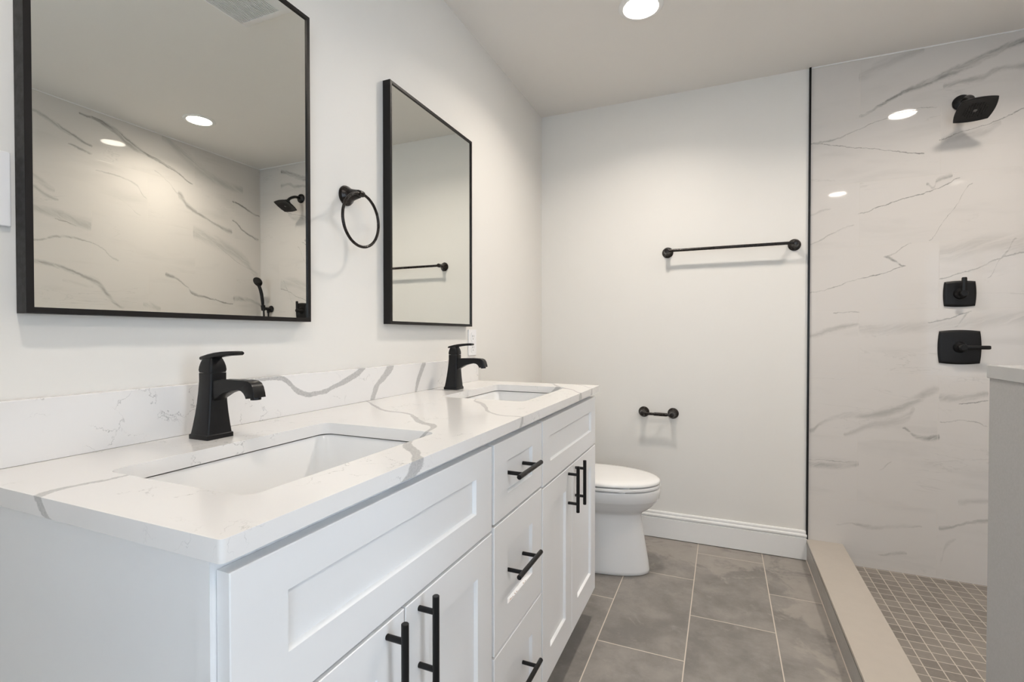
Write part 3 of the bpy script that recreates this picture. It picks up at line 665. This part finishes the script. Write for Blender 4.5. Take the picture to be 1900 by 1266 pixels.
# ------------------------------------------------------------------ toilet
TYC = 2.400
t = thing('toilet', 'white elongated toilet with closed lid between the vanity and the back wall', 'toilet', (.40, TYC, 0))
def egg(xb, xf, w, z, e=2.3, n=56, xc=None):
    """plan outline, blunt at the back xb and rounded at the front xf"""
    xc = xb+(xf-xb)*.42 if xc is None else xc; out = []
    for i in range(n):
        a = 2*math.pi*i/n; c, s = math.cos(a), math.sin(a)
        ee = 2.05 if c > 0 else e
        r = (xf-xc) if c > 0 else (xc-xb)
        out.append((xc+r*math.copysign(abs(c)**(2/ee), c), TYC+w*math.copysign(abs(s)**(2/ee), s), z))
    return out
b = bmn()
loft(b, [egg(.13, .698, .116, 0, 4.0), egg(.125, .704, .121, .004, 4.0), egg(.125, .704, .121, .018, 4.0), egg(.13, .700, .118, .05, 4.0), egg(.14, .688, .112, .12, 3.6), egg(.15, .676, .106, .19, 3.4), egg(.155, .668, .102, .245, 3.2), egg(.16, .666, .101, .275, 3.2),
         egg(.16, .672, .106, .285, 3.0), egg(.16, .692, .124, .298, 2.8), egg(.165, .714, .144, .317, 2.6), egg(.17, .732, .160, .338, 2.6), egg(.175, .742, .169, .352, 2.6), egg(.175, .747, .174, .358, 2.5), egg(.175, .752, .178, .385, 2.5), egg(.175, .754, .180, .402, 2.5), egg(.18, .752, .178, .4065, 2.5), egg(.185, .745, .172, .408, 2.5)])
obj('bowl', b, M['porcelain'], t, smooth=60)
b = bmn(); loft(b, [egg(.27, .746, .174, .4125, 2.6), egg(.265, .751, .178, .4135, 2.6), egg(.265, .753, .180, .4200, 2.6), egg(.265, .751, .178, .4272, 2.6), egg(.27, .746, .174, .4282, 2.6)]); obj('seat', b, M['porcelain'], t, smooth=50)
b = bmn(); loft(b, [egg(.262, .747, .174, .4330, 2.6), egg(.260, .751, .178, .4340, 2.6), egg(.260, .752, .179, .4410, 2.6), egg(.262, .747, .175, .4475, 2.6), egg(.27, .732, .162, .4520, 2.6), egg(.30, .70, .13, .4550, 2.4), egg(.36, .62, .06, .4565, 2.2)]); obj('lid', b, M['porcelain'], t, smooth=60)
for s in (-1, 1):
    b = bmn(); box(b, (.235, TYC+s*.075-.02, .4085), (.285, TYC+s*.075+.02, .433)); obj('hinge', b, M['plastic'], t, bevel=.003)
    for x, q, z0, z1 in ((.42, .158, .4075, .4130), (.60, .140, .4075, .4130), (.42, .158, .4275, .4335), (.62, .132, .4275, .4335)):
        b = bmn(); box(b, (x-.014, TYC+s*q-.010, z0), (x+.014, TYC+s*q+.010, z1)); obj('bumper', b, M['plastic'], t)
b = bmn(); loft(b, [[(x, y, z) for x, y in rrect(.03-g*.2, TYC-.205-g, .205+g, TYC+.205+g, .035, 6)] for z, g in ((.4085, -.012), (.42, -.006), (.55, 0), (.70, .006))]); loft(b, [[(x, y, z) for x, y in rrect(.05, TYC-.12, .30, TYC+.12, .03, 6)] for z in (.27, .4083)]); obj('tank', b, M['porcelain'], t, smooth=50)
b = bmn(); loft(b, [[(x, y, z) for x, y in rrect(.024-g*.2, TYC-.216-g, .216+g, TYC+.216+g, .038, 6)] for z, g in ((.7005, 0), (.703, .003), (.725, .003), (.733, -.004))]); obj('tank_lid', b, M['porcelain'], t, smooth=50)
b = bmn(); rod(b, (.205, TYC+.15, .665), (.222, TYC+.15, .665), .011, 16); rod(b, (.224, TYC+.15, .665), (.226, TYC+.085, .655), .0055, 12); o = obj('flush_lever', b, M['chrome'], t); o['label'] = 'metal flush lever'

# ------------------------------------------------------------------ shower fittings
YW = D-.002
t = thing('rain_shower', 'black square rain shower head on a short arm high on the tiled wall', 'shower head', (2.0, YW, 2.172))
b = bmn(); lathe(b, (2.0, YW, 2.172), (0, -1, 0), [(.033, .0005), (.035, .004), (.033, .011), (.026, .016), (.016, .019), (.0115, .021)], 36); obj('flange', b, M['black'], t)
hc = Vector((1.99, 2.68, 2.076)); tl = .427; nd = Vector((0, -math.sin(tl), -math.cos(tl)))
b = bmn(); tube(b, spline([(2.0, YW-.015, 2.172), (1.999, YW-.060, 2.170), (1.996, YW-.105, 2.150), hc-nd*.050], 8), .0105, 18); obj('arm', b, M['black'], t)
ex = Vector((math.cos(-.045), math.sin(-.045), 0)); ey = nd.cross(ex).normalized()
def sqb(h, bow, off, n=10):
    out = []
    for k in range(4):
        for i in range(n):
            s = -1+2*i/n; d = 1+bow*(1-s*s)
            u, w = ((s, -d), (d, s), (-s, d), (-d, -s))[k]
            out.append(hc+ex*(h*u)+ey*(h*w)+nd*off)
    return out
b = bmn(); loft(b, [sqb(.010, .30, -.046), sqb(.016, .30, -.044), sqb(.020, .28, -.034), sqb(.032, .24, -.022), sqb(.046, .18, -.013), sqb(.0545, .14, -.008), sqb(.0575, .13, -.002), sqb(.0575, .13, .001), sqb(.0555, .13, .0025), sqb(.052, .13, .0015)])
obj('head', b, M['black'], t, smooth=40)
b = bmn(); random.seed(2)
for i in range(-4, 5):
    for j in range(-4, 5):
        if abs(i)+abs(j) < 1 or i*i+j*j > 20: continue
        lathe(b, hc+ex*(.0088*i)+ey*(.0088*j)+nd*.0015, nd, [(.0017, 0), (.0013, .0022)], 8)
nz = obj('nozzles', b, M['rubber'], t)
b = bmn(); lathe(b, hc+nd*.0015, nd, [(.007, 0), (.007, .0015), (.0045, .003), (.003, .002)], 24); obj('center_jet', b, M['edge'], t)

def valve(cx, cz, h, label, up):
    t = thing('shower_valve', label, 'shower valve', (cx, YW, cz), 'shower valve trims')
    def sq(g, y, bow=.075, n=12):
        out = []
        for k in range(4):
            for i in range(n):
                s = -1+2*i/n; d = 1+bow*(1-s*s)
                u, w = ((s, -d), (d, s), (-s, d), (-d, -s))[k]
                hh = h-g; out.append((cx+hh*u, y, cz+hh*w))
        return out
    b = bmn(); loft(b, [sq(.001, YW-.0005), sq(0, YW-.003), sq(.001, YW-.006), sq(.007, YW-.010), sq(.010, YW-.0105)]); obj('plate', b, M['black'], t, smooth=30)
    b = bmn(); lathe(b, (cx, YW-.0105, cz), (0, -1, 0), [(.025, 0), (.0245, .006), (.021, .013), (.016, .020), (.0145, .030), (.0145, .042), (.012, .045)], 32); obj('hub', b, M['black'], t)
    b = bmn(); d = Vector((0, 0, 1)) if up else Vector((1, 0, 0)); q = Vector((1, 0, 0)) if up else Vector((0, 0, 1)); o0 = Vector((cx, YW-.046, cz)); loops = []
    for s, w, th in ((-.014, .006, .006), (-.010, .0095, .008), (.012, .0095, .0085), (.045, .0085, .0075), (.066, .0085, .0068), (.070, .007, .0055)):
        s2 = s*(1.0 if up else 1.30)
        L = [o0+d*s2+q*(w*a)+Vector((0, th*c-.0006*s/.01, 0)) for a, c in ((-1, -.6), (-.6, -1), (.6, -1), (1, -.6), (1, .6), (.6, 1), (-.6, 1), (-1, .6))]
        loops.append(L)
    loft(b, loops); obj('lever', b, M['black'], t, smooth=45)
    return t
valve(2.0, 1.3155, .055, 'smaller black square diverter valve with upright lever, upper of the two', True)
valve(2.001, 1.075, .0725, 'larger black square shower valve with sideways lever, lower of the two', False)

t = thing('hand_shower', 'black hand shower in its wall bracket with a hanging hose, seen in the nearer mirror', 'hand shower', (2.322, YW, 1.335))
b = bmn(); lathe(b, (2.322, YW, 1.335), (0, -1, 0), [(.025, .0005), (.027, .003), (.025, .008), (.014, .012), (.0115, .018), (.0115, .055), (.010, .057)], 28)
lathe(b, (2.330, YW-.068, 1.320), (0, -.12, 1), [(.013, 0), (.0155, .002), (.0165, .040), (.0145, .042)], 24); lathe(b, (2.322, YW-.030, 1.335), (0, 0, -1), [(.010, 0), (.010, .030), (.008, .034)], 20); obj('bracket', b, M['black'], t)
b = bmn(); tube(b, spline([(2.330, YW-.066, 1.318), (2.330, YW-.072, 1.345), (2.327, YW-.080, 1.40), (2.327, YW-.088, 1.45), (2.330, YW-.098, 1.49), (2.334, YW-.110, 1.520)], 6), [.0095]*6+[.0095, .010, .0105, .011, .0115, .012]+[.0125]*6+[.0125]*6+[.012]*6+[.0115], 18)
fn = Vector((-.05, -.86, -.50)).normalized(); hc2 = Vector((2.336, YW-.112, 1.541))
lathe(b, hc2-fn*.022, fn, [(.010, 0), (.022, .004), (.033, .012), (.0375, .020), (.0385, .026), (.037, .029), (.033, .0285)], 36); obj('wand', b, M['black'], t, smooth=40)
b = bmn(); lathe(b, hc2+fn*.0062, fn, [(.033, 0), (.031, .0012), (.010, .0016)], 32); obj('spray_face', b, M['rubber'], t)
b = bmn(); tube(b, spline([(2.330, YW-.066, 1.320), (2.331, YW-.062, 1.20), (2.334, YW-.058, .95), (2.332, YW-.055, .66), (2.322, YW-.050, .56), (2.310, YW-.045, .66), (2.312, YW-.038, .95), (2.320, YW-.031, 1.20), (2.322, YW-.030, 1.302)], 10), .0065, 14); obj('hose', b, M['black'], t)
